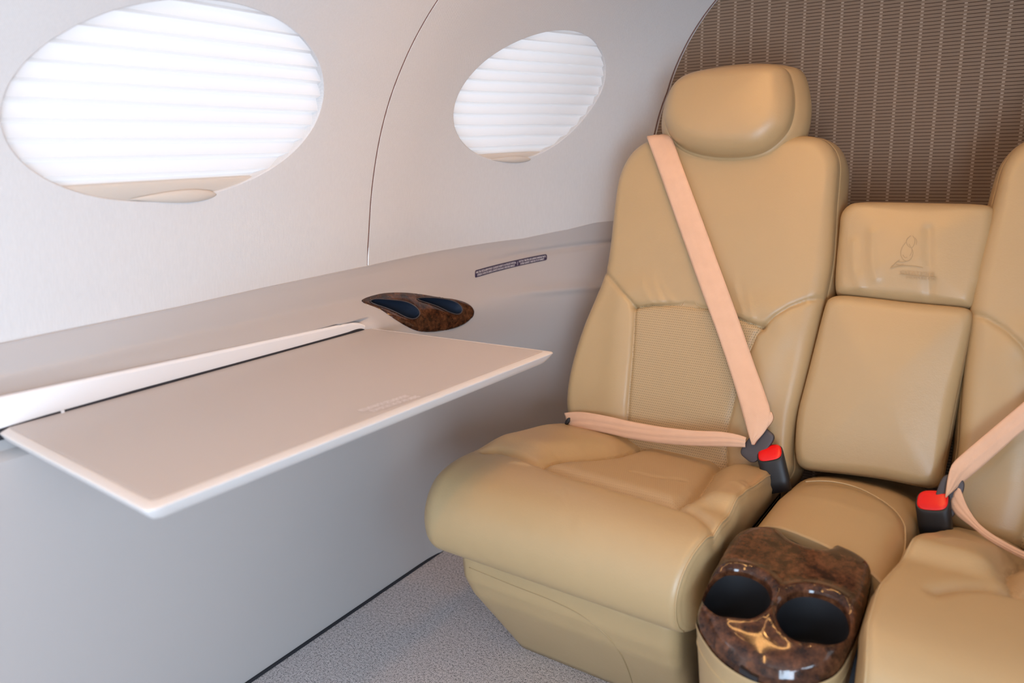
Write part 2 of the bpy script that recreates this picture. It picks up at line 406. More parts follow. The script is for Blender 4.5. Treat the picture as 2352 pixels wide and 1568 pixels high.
def wall_panel(name, y0, y1, wins, mirror=False):
    ys = np.arange(y0, y1, .03); ys = np.r_[ys, y1]
    bot = [(y, q_of_z(zt(y)-.035)) for y in ys]; top = [(y, QMAX) for y in ys[::-1]]
    qs = np.arange(q_of_z(.80), QMAX-.01, .03)
    poly = bot+[(y1, q) for q in qs]+top+[(y0, q) for q in qs[::-1]]
    V, F = sheet(poly, [toq(w_) for w_ in wins], .022)
    P = wallpt(V[:, 0], V[:, 1]); F = [tuple(f) for f in F]; uv = V.copy()
    for w_ in wins:
        h = toq(w_); c = h.mean(0); n = len(h)
        for a, (rin, dep) in enumerate(((0, 0), (.0012, .0006), (.0018, .002), (.0020, .004), (.0020, .030))):
            d = h-c; L = np.linalg.norm(d, axis=1)[:, None]; hh = c+d*(1-rin/L)
            R = wallpt(hh[:, 0], hh[:, 1], np.full(n, dep)); b0 = len(P); P = np.vstack([P, R]); uv = np.vstack([uv, hh])
            if a: F += [(b0-n+i, b0-n+(i+1) % n, b0+(i+1) % n, b0+i) for i in range(n)]
    # turned-back edge of the panel at both ends
    for ye, sgn in ((y0, -1), (y1, 1)):
        qq = np.arange(q_of_z(.74), QMAX, .02); n = len(qq); b0 = len(P)
        for rin, dep in ((0, 0), (.0012, .0015), (.0014, .012)):
            P = np.vstack([P, wallpt(np.full(n, ye+sgn*rin), qq, np.full(n, dep))]); uv = np.vstack([uv, np.stack([qq, qq], 1)])
        for a in range(2): F += [(b0+a*n+i, b0+a*n+i+1, b0+(a+1)*n+i+1, b0+(a+1)*n+i) for i in range(n-1)]
    if mirror: P[:, 0] = 2*AX-P[:, 0]
    return tag(mesh(name, P, F, M_WALL, None, uv), kind='structure')
wall_panel('wall_left', -.62, 1.1785, [WIN0, WIN1])
wall_panel('wall_left.001', 1.1825, 1.905, [WIN2])
wall_panel('wall_right', -.62, 1.1785, [WIN0, WIN1], True)
wall_panel('wall_right.001', 1.1825, 1.905, [WIN2], True)
# overhead skin in front of the entry door
V, F = sheet([(-1.7, q_of_z(1.30)), (-.62, q_of_z(1.30)), (-.62, QMAX), (-1.7, QMAX)], [], .06)
tag(mesh('ceiling', wallpt(V[:, 0], V[:, 1]), F, M_WALL), kind='structure')
# gasket in the joint between the two fabric panels, and around the bulkhead joint
qq = np.linspace(q_of_z(.745), QMAX, 120)
tag(tube('trim_1', wallpt(np.full(120, 1.1805), qq, np.full(120, .0022)), .0024, M_GASKET), kind='structure')
tag(tube('trim_2', wallpt(np.full(120, 1.896), qq), .0018, M_GASKET), kind='structure')
for i, W in enumerate((WIN0, WIN1, WIN2)):
    for mir in (False, True):
        h = toq(W); c = h.mean(0); hh = c+(h-c)*1.02
        ks = np.linspace(0, 1, 8)[1:]; P = [wallpt(c[0:1], c[1:2], np.array([.030]))]
        for k in ks: g_ = c+(hh-c)*k; P.append(wallpt(g_[:, 0], g_[:, 1], np.full(len(g_), .030)))
        P = np.vstack(P); n = len(hh); F = [(0, 1+j, 1+(j+1) % n) for j in range(n)]+[tuple(1+a for a in f) for f in grid_faces(7, n, True)]
        if mir: P[:, 0] = 2*AX-P[:, 0]
        tag(mesh('window_%d' % (i+1+3*mir), P, F, M_GLASS), kind='structure')
# bulkhead
hw = [( -1.3, -.05), (.95, -.05), (.95, 1.56), (-1.3, 1.56)]
V, F = sheet(hw, [], .15)
tag(mesh('wall_back', np.stack([V[:, 0], 0*V[:, 0]+1.9, V[:, 1]], 1), F, M_BULK, smooth=False), kind='structure')
# floor carpet
tag(mesh('floor', [(-1.25, -1.75, 0), (.9, -1.75, 0), (.9, 1.95, 0), (-1.25, 1.95, 0)], [(0, 1, 2, 3)], M_CARP), kind='structure')
# forward partition behind the camera
tag(mesh('wall_front', [(-1.3, -1.7, -.05), (.95, -1.7, -.05), (.95, -1.7, 1.56), (-1.3, -1.7, 1.56)], [(0, 1, 2, 3)], M_WALL), kind='structure')

# lower sidewall with its ledge
LP = np.array([(0, -1.13), (.1, -1.121), (.3, -1.093), (.45, -1.068), (.55, -1.052), (.60, -1.047), (.632, -1.047), (.652, -1.056), (.672, -1.073), (.69, -1.085),
               (.705, -1.093), (.718, -1.100), (.735, -1.112), (.750, -1.122), (.765, -1.126), (.83, -1.118)])
LPs = chaikin(LP, 2, False)
LF = np.array([(0, -1.13), (.1, -1.121), (.3, -1.093), (.45, -1.068), (.55, -1.052), (.60, -1.047), (.632, -1.047), (.650, -1.050), (.662, -1.058), (.674, -1.074), (.690, -1.096), (.699, -1.110), (.706, -1.1145), (.722, -1.1175),
               (.755, -1.127), (.83, -1.118)])
LFs = chaikin(LF, 2, False)
def plain_ledge_x(y, z):
    t = np.clip((np.asarray(y, float)-1.12)/.30, 0, 1); t = t*t*(3-2*t)
    return (1-t)*np.interp(z, LFs[:, 0], LFs[:, 1])+t*np.interp(z, LPs[:, 0], LPs[:, 1])+bend(y)*mz(z)
def ledge_x(y, z):
    y = np.asarray(y, float); z = np.asarray(z, float)
    x = plain_ledge_x(y, z)
    g2 = np.clip((y-1.46)/.22, 0, 1); g2 = g2*g2*(3-2*g2)
    x = x-.009*g2*np.exp(-((z-(.700+.06*np.clip((y-1.2)/.7, 0, 1)))/.007)**2)      # shallow groove growing aft
    x = x+.009*g2*np.exp(-((z-.652)/.010)**2)                                          # ridge growing aft
    f = np.clip((1.12-y)/.05, 0, 1)*np.clip((y+.4)/.05, 0, 1)
    x = x-.028*f*((z < .6685) & (z > .612))                                              # pocket the table folds into
    return x
ysL = np.r_[np.arange(-1.68, .3, .05), np.arange(.3, 1.90, .008), 1.902]
def side_grid(mirror, ys=ysL):
    ts = np.r_[np.linspace(.003, .58, 22), np.linspace(.58, 1, 80)[1:]]
    P = []
    for y in ys:
        top = float(zt(y)); z = np.where(ts <= .58, ts/.58*.56, .56+(ts-.58)/.42*(top-.56))
        x = ledge_x(np.full(len(z), y), z)
        r = np.stack([x, np.full(len(z), y), z], 1)
        r = np.vstack([r, [[r[-1, 0]+.0005, y, top+.0012], [wallpt(y, q_of_z(top+.002))[0]-.002, y, top+.0014]]])
        P.append(r)
    n = len(P[0]); P = np.vstack(P)
    if mirror: P[:, 0] = 2*AX-P[:, 0]
    return P, grid_faces(len(ys), n, False, mirror)
def ledge_cut():
    P, F = side_grid(False, ysL[ysL > -.62]); c = o_.mean(0); poly = c+(o_-c)*.95
    cc = P[np.array(F)].mean(1); k = inside(cc[:, 1:], poly) & (cc[:, 2] > .55)
    tag(mesh('wall_left.002', P, [f for f, b in zip(F, k) if not b], M_LEDGE), kind='structure')
P, F = side_grid(True, ysL[ysL > -.62]); tag(mesh('wall_right.002', P, F, M_LEDGE), kind='structure')
tag(tube('floor_gap_shade_left', [(-1.1285, y, .002) for y in np.linspace(-.6, 1.5, 20)], .004, M_DARK), kind='structure')  # dark tube standing in for the shade where wall meets carpet

# ------------------------------------------------------------------ pleated window shades
def shade(W, z0, z1, rail, tab, label, y_wide=True):
    t = empty('window_shade', label, 'window shade', None, tuple(wallpt(W[:, 0].mean(), q_of_z(W[:, 1].min()))))
    y0, y1 = W[:, 0].min()-.022, W[:, 0].max()+(.04 if y_wide else .022)
    ys = np.linspace(y0, y1, 60); qs = []; q = q_of_z(z1); step = .0128; k = 0
    zr = lambda y: np.interp(y, [rail[0], rail[2]], [rail[1], rail[3]])
    rows = []
    while q > q_of_z(z0):
        rows.append((q, .0045 if k % 2 else .0155)); q -= step*(1.25 if k % 2 == 0 else .75); k += 1
    P = []
    for i, (q, d) in enumerate(rows):
        rnd = random.Random(i*7+int(y0*100)); a1, a2 = rnd.uniform(-.0012, .0012), rnd.uniform(0, 6)
        frac = i/(len(rows)-1); qb = q_of_z(zr(ys))-q_of_z(zr(y0*.5+y1*.5))
        qq = q+qb*frac+a1*np.sin(ys*9+a2)
        P.append(wallpt(ys, qq, np.full(60, d)))
    P = np.vstack(P)
    put(mesh('pleated_fabric', P, grid_faces(len(rows), 60), M_SHADE, None, smooth=False), t)
    ring = []
    for y in np.linspace(y0, y1, 40):
        q = q_of_z(zr(y)); c = [(0, .010), (.003, .0085), (-.012, .0085), (-.030, .0085), (-.030, .020), (0, .022), (.002, .018)]
        c = [(0.002, .006), (0, .0040), (-.006, .0034), (-.034, .0034), (-.034, .016), (.002, .016)]
        ring.append(wallpt(np.full(6, y), np.array([q+a for a, _ in c]), np.array([b for _, b in c])))
    put(loft('bottom_rail', ring, M_RAIL), t)
    ya, yb, zc, hh = tab; n = 40; rings = []
    for i in range(n+1):
        s = i/n; y = ya+(yb-ya)*s; e = math.sin(PI*min(max(s, .004), .996)**1.6)**.55
        th = np.linspace(0, 2*PI, 16, endpoint=False)
        rings.append(wallpt(np.full(16, y), q_of_z(zc)+hh*e*np.cos(th), .001-.0075*e*np.sin(th)))
    put(loft('pull_tab', rings, M_RAIL), t)
    return t
shade(WIN1, .90, 1.24, (.575, .9425, .95, .9475), (.665, .815, .9235, .0105), 'closed white pleated shade in the larger oval window above the folding table')
shade(WIN2, .95, 1.285, (1.46, .975, 1.635, .983), (1.530, 1.640, .9685, .0085), 'closed white pleated shade in the smaller oval window nearest the beige seat', False)

# ------------------------------------------------------------------ folding table
TZ = .648
tb = empty('folding_table', 'taupe fold-out side table raised flat against the grey sidewall ledge', 'table', None, (-1.06, .78, TZ))
quad = [(-1.062, .425), (-.694, .398), (-.665, 1.162), (-1.062, 1.122)]
def quad_ring(inset, z, n=240):
    c = np.array(quad).mean(0); Q = []
    q = np.array(quad); k = len(q)
    for i in range(k):                                        # inset every edge but the hinge edge
        a, b, d = q[i-1], q[i], q[(i+1) % k]
        e1 = (b-a)/np.linalg.norm(b-a); e2 = (d-b)/np.linalg.norm(d-b)
        n1 = np.array([-e1[1], e1[0]]); n2 = np.array([-e2[1], e2[0]])
        i1 = 0 if i == 0 else inset; i2 = 0 if i == 3 else inset
        A = np.array([n1, n2]); Q.append(np.linalg.solve(A, [n1@b+i1, n2@b+i2]))
    Q = np.array(Q); R = []
    for i in range(k):                                        # small corner radii
        a, b, d = Q[i-1], Q[i], Q[(i+1) % k]; r = .006
        p0 = b+(a-b)/np.linalg.norm(a-b)*r; p1 = b+(d-b)/np.linalg.norm(d-b)*r
        R += [(1-t)**2*p0+2*t*(1-t)*b+t*t*p1 for t in np.linspace(0, 1, 7)]
    R = resample(np.array(R), n); return np.column_stack([R, np.full(n, z)])
top = loft('tabletop', [quad_ring(i, z) for i, z in ((.0135, TZ-.004), (.0135, TZ-.0002), (.0145, TZ+.0003), (.02, TZ+.0003))], M_TABLE, None, True, True)
put(top, tb)
edge = loft('edge_trim', [quad_ring(i, z) for i, z in ((.0138, TZ-.006), (.0134, TZ), (.012, TZ+.0004), (.0022, TZ-.0022), (.0010, TZ-.0029), (.0008, TZ-.0038), (.0016, TZ-.0052), (.006, TZ-.0125), (.012, TZ-.0195), (.016, TZ-.0225), (.021, TZ-.0240), (.030, TZ-.0245))], M_TRIM, None, False, True)
put(edge, tb)
# cover that hides the hinge, with the dark slot below it
hc = [(.34, .692), (.43, .689), (.7, .679), (.95, .6715), (1.055, .668), (1.082, .665), (1.100, .658), (1.112, .648), (1.118, .636), (1.118, .6405), (1.118, .6400), (.34, .6400), (.34, .6405)]
def slab(pts, xf, xb, mat, name, r=.004):
    o = resample(chaikin(pts, 2), 260); c = o.mean(0); rings = []
    nrm = np.roll(o, -1, 0)-np.roll(o, 1, 0); nrm = np.stack([-nrm[:, 1], nrm[:, 0]], 1); nrm /= np.linalg.norm(nrm, axis=1)[:, None]
    if np.mean(np.sum(nrm*(c-o), 1)) < 0: nrm = -nrm
    for k, x in ((0, xb), (0, xf-r), (r*.3, xf-r*.3), (r, xf)): p = o+nrm*k; rings.append(np.column_stack([np.full(len(p), x), p]))
    return loft(name, rings, mat, None, True, True)
put(slab(hc, -1.0635, -1.074, M_LIP, 'hinge_cover'), tb)
put(slab([(.36, .652), (1.04, .6505), (1.075, .6535), (1.092, .6515), (1.104, .644), (1.104, .63), (.36, .63)], -1.0605, -1.072, M_DARK, 'hinge_slot', .002), tb)
put(mesh('hinge_pin', [(-1.0600+dx, .505+dy, TZ+dz) for dx in (0, .002) for dy in (0, .004) for dz in (-.001, .004)], [(0, 1, 3, 2), (4, 6, 7, 5), (0, 4, 5, 1), (2, 3, 7, 6), (1, 5, 7, 3), (0, 2, 6, 4)], M_LIP, None, smooth=False), tb)

def text_geo(body, size=1.0):
    c = bpy.data.curves.new('t', 'FONT'); c.body = body; c.size = size; c.resolution_u = 2
    o = bpy.data.objects.new('t', c); COL.objects.link(o); bpy.context.view_layer.update()
    me = bpy.data.meshes.new_from_object(o.evaluated_get(bpy.context.evaluated_depsgraph_get()))
    V = np.array([v.co[:2] for v in me.vertices]); F = [tuple(p.vertices) for p in me.polygons]
    bpy.data.objects.remove(o); bpy.data.curves.remove(c); bpy.data.meshes.remove(me)
    return V, F
def text_on(name, lines, fn, mat, parent):
    """lines: (text, u0, u1, v0, v1); fn maps (u, v) to the surface"""
    VV = []; FF = []; n0 = 0
    for body, u0, u1, v0, v1 in lines:
        V, F = text_geo(body); lo = V.min(0); hi = V.max(0)
        s = (V-[lo[0], 0])/[hi[0]-lo[0], .73]
        VV.append(np.array([fn(u0+(u1-u0)*a, v0+(v1-v0)*b) for a, b in s])); FF += [tuple(i+n0 for i in f) for f in F]; n0 += len(V)
    return put(mesh(name, np.vstack(VV), FF, mat, None, smooth=False), parent)
A0, A1, B0, B1 = (at(850, 949, 2, TZ+.0007), at(966, 911, 2, TZ+.0007), at(846, 939, 2, TZ+.0007), at(955, 904, 2, TZ+.0007))
def on_table(u, v):
    a = A0+(A1-A0)*u; return a+v*np.array([-.0235, 0, 0])+np.array([0, 0, .0004])
text_on('placard_text', [('RECOLHER PARA TÁXI, DECOLAGEM E POUSO', 0, .93, .56, 1.0), ('STOW FOR TAXI, TAKE OFF, AND LANDING', .07, 1.0, .0, .44)], on_table, M_WHITE, tb)

# ------------------------------------------------------------------ instruction placard on the sidewall
def ledge_hit(u, v, off=0.0):
    d = ray(u, v); t = .5
    while t < 3:
        p = EYE+d*t
        if p[0] < ledge_x(p[1], p[2])+off and p[2] < zt(p[1])+.02: break
        t += .0006
    return p
pl = empty('instruction_placard', 'dark purple strip sticker with tiny white two-line instructions on the taupe sidewall', 'sticker', None, tuple(ledge_hit(1172, 611)))
C00, C10, C01, C11 = [ledge_hit(*p, .0015)[1:] for p in ((1091, 638), (1256, 597), (1091, 621), (1255, 583))]
def on_plac(u, v, off=.0012):
    yz = (C00*(1-u)+C10*u)*(1-v)+(C01*(1-u)+C11*u)*v
    return np.array([ledge_x(yz[0], yz[1])+off, yz[0], yz[1]])
rr = []
for cx_, cy_, a0 in ((.985, .78, 0), (.015, .78, 90), (.015, .22, 180), (.985, .22, 270)):
    rr += [(cx_+.015*math.cos(math.radians(a0+k*15)), cy_+.22*math.sin(math.radians(a0+k*15))) for k in range(7)]
rr = resample(np.array(rr)*[10, 1], 200)/[10, 1]
V, F = sheet(rr*[10, 1], [], .12)
P = np.array([on_plac(u/10, v) for u, v in V]); put(mesh('placard_film', P, F, M_PLAC, None), pl)
text_on('placard_text', [('PARA TÁXI, DECOLAGEM E POUSO: COLOQUE O ASSENTO NA POSIÇÃO VERTICAL,', .015, .595, .54, .84), ('ESTENDA O APOIO DE CABEÇA, LEVANTE E RECOLHA O DESCANSO BRAÇO.', .035, .58, .14, .44),
                         ('FOR TAXI, TAKE OFF, AND LANDING: RAISE SEAT BACK,', .635, .985, .54, .84), ('EXTEND HEADREST, RAISE AND STOW ARMREST.', .655, .965, .14, .44), ('I', .6135, .6165, .18, .82)],
        lambda u, v: on_plac(u, v, .0017), M_WHITE, pl)

# ------------------------------------------------------------------ cup holder in the ledge
chpx = [(829, 691), (838, 685), (856, 679), (880, 673), (915, 671), (950, 673), (985, 678), (1020, 683), (1055, 689), (1075, 696), (1088, 707), (1090, 720), (1085, 731), (1070, 744), (1045, 755),
        (1010, 761), (985, 763), (960, 761), (935, 750), (910, 735), (893, 723), (878, 712), (858, 703), (838, 697)]
h1px = [(847, 693), (853, 688), (863, 686), (880, 687), (905, 689), (930, 692), (950, 701), (962, 714), (962, 724), (955, 731), (945, 733), (930, 729), (910, 718), (885, 707), (862, 700)]
h2px = [(954, 687), (962, 684), (978, 683), (1000, 684), (1025, 687), (1045, 693), (1057, 702), (1061, 711), (1058, 719), (1050, 722), (1038, 720), (1020, 712), (1000, 702), (975, 694)]
ch = empty('cup_holder', 'glossy brown burl twin cup holder set into the taupe ledge behind the table', 'cup holder', None, tuple(ledge_hit(985, 715)))
def hit_plain(u, v):
    d = ray(u, v); t = .8
    while t < 3:
        p = EYE+d*t
        if p[0] < plain_ledge_x(p[1], p[2])+.002: break
        t += .0005
    return p
def tr(px, n): return resample(chaikin(np.array([hit_plain(*p)[1:] for p in px]), 2), n)
o_, a_, b_ = tr(chpx, 160), tr(h1px, 90), tr(h2px, 90)
ledge_cut()
V, F = sheet(o_, [a_, b_], .0045)
dist = np.minimum.reduce([seg_dist(V, np.vstack([q, q[:1]])) for q in (o_,)])
lift = .0045*np.sqrt(np.clip(1-(1-np.clip(dist/.006, 0, 1))**2, 0, 1))
dh = np.minimum.reduce([seg_dist(V, np.vstack([q, q[:1]])) for q in (a_, b_)]); lift -= .0025*np.exp(-(dh/.004)**2)
P = np.column_stack([plain_ledge_x(V[:, 0], V[:, 1])+.0005+lift, V])
put(mesh('wood_trim', P, F, M_WOOD, None), ch)
for q in (a_, b_):
    c = q.mean(0); top = np.column_stack([plain_ledge_x(q[:, 0], q[:, 1])+.0030, q]); rings = []
    c3 = top.mean(0)
    for dz, k, back in ((0, 1, 0), (-.002, .985, .002), (-.006, .965, .005), (-.02, .95, .012), (-.04, .93, .016), (-.055, .90, .018)):
        r_ = c3+(top-c3)*k; r_[:, 2] += dz*.9; r_[:, 0] -= back*1.0; rings.append(r_)
    put(loft('cup_well', rings, M_BLUEWELL, None, False, True), ch)
    rim = c3+(top-c3)*1.0+np.array([.0008, 0, .0004])
    put(tube('rim', rim, .0012, M_CHAR, None, 6, True), ch)

# ------------------------------------------------------------------ seats
SO = np.array([0, 1.42, .42]); SU = np.array([1.0, 0, 0]); SV = np.array([0, 1/3, 1.0]); SV /= np.linalg.norm(SV); SN = np.cross(SU, SV)
if SN[1] > 0: SN = -SN
def loc2(px, off=0.0):
    out = []
    for u, v in px:
        p = on_plane(u, v, SO+SN*off, SN)-(SO+SN*off); out.append((p@SU, p@SV))
    return np.array(out)
MIR = -.177
def backrest(parent, mirror):
    out = loc2([(1297, 960), (1291, 925), (1298, 860), (1325, 762), (1355, 690), (1383, 622), (1393, 560), (1402, 480), (1412, 410), (1424, 375), (1444, 342), (1474, 318), (1510, 308), (1580, 306),
                (1680, 306), (1780, 306), (1850, 302), (1885, 308), (1906, 324), (1919, 347), (1924, 373), (1921, 413), (1916, 467), (1913, 523), (1908, 600), (1891, 684), (1861, 816), (1836, 916), (1823, 965),
                (1814, 1040), (1818, 1090)])
    out = np.vstack([out, [(-.335, -.06), (-.775, -.06)]])
    ins = loc2([(1459, 706), (1500, 700), (1570, 700), (1640, 709), (1700, 731), (1753, 752), (1738, 770), (1723, 806), (1708, 850), (1692, 900), (1681, 945), (1670, 985), (1668, 1046), (1668, 1110)])
    left = loc2([(1459, 706), (1456, 760), (1453, 806), (1446, 880), (1441, 930), (1438, 990), (1435, 1040)])
    left = np.vstack([left, [(left[-1, 0], -.08)]])
    s_l = loc2([(1375, 612), (1400, 638), (1430, 670), (1450, 692), (1459, 706)])
    s_r = loc2([(1900, 684), (1880, 684), (1850, 690), (1815, 704), (1780, 727), (1753, 752)])
    s_top = ins[:6]; s_right = np.vstack([ins[5:], [(ins[-1, 0], -.08)]])
    ins_poly = np.vstack([s_top, s_right[1:], left[::-1][:-1]])
    low_l = np.vstack([s_l, left[1:], [(-1.2, -.1)], [(-1.2, s_l[0, 1])]])
    low_r = np.vstack([s_r, s_right[1:], [(.2, -.1)], [(.2, s_r[0, 1])]])
    def regions(c):
        r = np.zeros(len(c), int); r[inside(c, low_l)] = 1; r[inside(c, low_r)] = 2; r[inside(c, ins_poly)] = 3; return r
    rnd = random.Random(3)
    folds = [loc2([(1497, 612), (1503, 650), (1520, 692)]), loc2([(1475, 625), (1480, 660), (1500, 696)]), loc2([(1515, 640), (1530, 670), (1548, 694)]), loc2([(1688, 600), (1690, 660), (1712, 722)]), loc2([(1712, 640), (1722, 690), (1730, 728)]),
             loc2([(1860, 660), (1880, 672), (1892, 676)])]
    def fn(P):
        h = np.zeros(len(P))
        cx = (P[:, 0]+.55)
        h -= .012*np.exp(-(cx/.16)**2)*np.clip(1-(P[:, 1]-.3)/.3, 0, 1)*np.clip(P[:, 1]/.1+.5, 0, 1)       # hollow of the back
        for q in (left, s_right): h += .006*np.exp(-((seg_dist(P, q)-.035)/.03)**2)*(~inside(P, ins_poly))    # padded bolsters
        for k, f in enumerate(folds):
            d = seg_dist(P, f); h += (.0018 if k % 2 == 0 else .0013)*np.exp(-(d/.007)**2)*np.clip((f[0][1]+.012-P[:, 1])/.06, 0, 1)
        return h
    g = .0035
    seams = [(s_l, g, .006), (s_r, g, .006), (s_top, g, .006), (s_right, g, .006), (left, g, .005)]
    return pillow(out, SO, SU, SV, SN, .028, .135, .012, seams, fn, regions, {0: 'backrest', 1: 'backrest_bolster', 2: 'backrest_bolster', 3: 'perforated_panel'},
                  {0: M_LEA, 1: M_LEA, 2: M_LEA, 3: M_PERF}, parent, .012, 520, 120, center=(-.55, .30), side_name='backrest_side', mirror=mirror)
def headrest(parent, mirror):
    off = .045
    out = loc2([(1514, 262), (1516, 235), (1526, 200), (1543, 175), (1570, 158), (1610, 147), (1670, 139), (1740, 135), (1785, 137), (1803, 147), (1812, 175), (1817, 210), (1815, 245), (1806, 278), (1788, 303), (1762, 326),
                (1735, 340), (1700, 347), (1650, 349), (1600, 343), (1560, 330), (1535, 310), (1521, 288)], off)
    return pillow(out, SO+SN*off, SU, SV, SN, .035, .135, .016, (), None, None, {0: 'headrest'}, {0: M_LEA}, parent, .024, 360, 70, side_name='headrest_side', mirror=mirror)

def cushion(parent, xl, xr, dy, mirror):
    """seat cushion: profile in (y, z) swept across the width; creases and bolsters pressed into the top"""
    prof = np.array([(1.50, .372), (1.44, .392), (1.36, .405), (1.28, .415), (1.20, .428), (1.13, .440), (1.07, .443), (1.02, .432), (.988, .405), (.972, .372), (.970, .338), (.980, .305), (1.005, .286),
                     (1.05, .280), (1.3, .280), (1.50, .280)])
    prof[prof[:, 0] < 1.12, 0] += dy*np.clip((1.12-prof[prof[:, 0] < 1.12, 0])/.12, 0, 1)
    pr_ = resample(chaikin(prof, 3), 260); s0 = pr_[:, 0]; NP = len(pr_)
    spy = np.clip(pr_[:, 0], 1.08, 1.42); sp = np.stack([spy, np.full(NP, .355)], 1)
    dirs = sp-pr_; L = np.linalg.norm(dirs, axis=1)[:, None]; dirs = dirs/np.maximum(L, 1e-6)
    rl, rr_ = .040, .014
    stations = [(0.0, 1.0, 'l')]+[(rl*(1-math.cos(a)), rl*(1-math.sin(a)), 'i') for a in np.linspace(0.05, PI/2, 14)]
    rings = []; cols = []
    def add(xf, inset, kx):
        p = pr_+dirs*np.minimum(inset, L*.98); rings.append((xf, p)); cols.append(kx)
    W = 1.0
    # left cap, left rounding, span, right rounding, right cap
    for k in (.98, .6): rings.append(('L', 0.0, pr_+dirs*(rl+(L-rl)*k)))
    for a in np.linspace(0, PI/2, 16): rings.append(('L', rl*(1-math.cos(a)), pr_+dirs*np.minimum(rl*(1-math.sin(a)), L*.97)))
    for t in np.linspace(0, 1, 150)[1:-1]: rings.append(('M', t, pr_))
    for a in np.linspace(PI/2, 0, 9): rings.append(('R', rr_*(1-math.cos(a)), pr_+dirs*np.minimum(rr_*(1-math.sin(a)), L*.97)))
    nside = len(rings)
    for k in (.12, .35, .7, .98): rings.append(('R', -.004 if k < .5 else 0.0, pr_+dirs*(rr_+(L-rr_)*k)))
    V = []; top = []
    for kind, t, p in rings:
        y = p[:, 0]; a, b = xl(y), xr(y)
        if kind == 'L': x = a+t
        elif kind == 'R': x = b-t
        else: x = (a+rl)+(b-rr_-a-rl)*t
        V.append(np.stack([x, y, p[:, 1]], 1))
    V = np.vstack(V); NV = len(V)
    zc = .43
    def tz(px, z=.436): return np.array([at(u, v, 2, z)[:2] for u, v in px])
    front = tz([(1112, 1040), (1140, 1037), (1175, 1044), (1205, 1054), (1235, 1067), (1300, 1091), (1400, 1121), (1500, 1149), (1555, 1165), (1590, 1177), (1618, 1196), (1634, 1212), (1645, 1228)])
    leftc = np.array([(front[4, 0], front[4, 1]), (-.672, 1.20), (-.64, 1.25), (-.615, 1.31), (-.60, 1.42), (-.60, 1.5)])
    rightc = np.array([(front[8, 0], front[8, 1]), (-.398, 1.15), (-.398, 1.20), (-.41, 1.27), (-.425, 1.36), (-.43, 1.5)])
    XY = V[:, :2].copy(); topw = np.clip((V[:, 2]-.375)/.03, 0, 1)*(V[:, 1] > .96)
    nrm_in = np.tile(dirs, (len(rings), 1))
    dz = np.zeros(NV)
    dz += -.0075*np.exp(-(seg_dist(XY, front)/.011)**2)-.003*np.exp(-(seg_dist(XY, front)/.003)**2)
    insert_poly = np.vstack([front[4:9], rightc[1:], leftc[::-1][:-1]])
    inn = inside(XY, insert_poly)
    dl, dr = seg_dist(XY, leftc), seg_dist(XY, rightc)
    dz += -.006*np.exp(-(dl/.010)**2)-.007*np.exp(-(dr/.011)**2)
    beh = np.clip((XY[:, 1]-1.12)/np.where(XY[:, 0] < -.55, .11, .05), 0, 1); beh = beh*beh*(3-2*beh)
    db = np.minimum(seg_dist(XY, front[4:9]), np.minimum(dl, dr)); dz += np.where(inn, -.007+.010*(1-np.exp(-(db/.022)**2)), 0)
    isl = (XY[:, 0] < np.interp(XY[:, 1], leftc[:, 1], leftc[:, 0])); isr = (XY[:, 0] > np.interp(XY[:, 1], rightc[:, 1], rightc[:, 0]))
    dz += beh*np.where(isl, .020*(1-np.exp(-(dl/.035)**2)), 0)+beh*np.where(isr, .022*(1-np.exp(-(dr/.025)**2))*np.clip((1.50-XY[:, 1])/.12, 0, 1), 0)
    # pressed creases in the insert and the bolster
    for ln, dp in ((tz([(1452, 1092), (1500, 1103), (1570, 1106)], .42), .003), (tz([(1690, 1110), (1712, 1130), (1722, 1150)], .44), -.0022), (tz([(1705, 1108), (1726, 1128), (1736, 1146)], .44), -.0018), (tz([(1180, 1062), (1215, 1066), (1240, 1069)], .44), -.003),
                   (tz([(1285, 1145), (1300, 1160), (1312, 1185)], .43), .0008), (tz([(1300, 1135), (1316, 1160), (1318, 1180)], .43), .0008)):
        dz -= dp*np.exp(-(seg_dist(XY, ln)/.006)**2)
    dz *= topw
    V[:, 2] += dz
    if mirror is not None:
        k = np.clip((V[:, 1]-1.17)/.2, 0, 1); V = V.copy(); V[:, 2] -= .030*k*k*(3-2*k); V[:, 0] = 2*mirror-V[:, 0]
    F = grid_faces(len(rings), NP, True, mirror is None)
    F += [tuple(range(NP)) if mirror is None else tuple(range(NP))[::-1]]; F += [tuple(range((len(rings)-1)*NP, len(rings)*NP))]
    cen = np.array([XY[list(f)].mean(0) for f in F]); zz = np.array([V[list(f), 2].mean() for f in F])
    fi = inside(cen, insert_poly) & (zz > .36); fro = (cen[:, 1] < np.interp(cen[:, 0], front[:, 0], front[:, 1]))
    ringi = np.array([min(f)//NP for f in F])
    reg = np.where(ringi >= nside-1, 3, np.where(fi, 2, np.where(fro, 1, np.where(cen[:, 0] < -.52, 0, 4))))
    uv = np.stack([XY[:, 0], XY[:, 1]], 1)
    split({0: 'cushion_bolster', 4: 'cushion_bolster', 1: 'cushion_front', 2: 'cushion_insert', 3: 'cushion_side'}, V, F, reg, {0: M_LEA, 4: M_LEA, 1: M_LEA, 2: M_SUEDE, 3: M_LEA}, parent, uv)
    # piping along the inner edge
    k = nside-1; path = V[(k-4)*NP:(k-3)*NP]
    m_ = (path[:, 1] < 1.43)
    ids = np.nonzero(m_ & ~((path[:, 2] < .30) & (path[:, 1] > 1.0)))[0]
    pth = path[ids]; 
    tube('piping', pth+np.array([0, 0, 0]), .0018, M_LEA, parent)
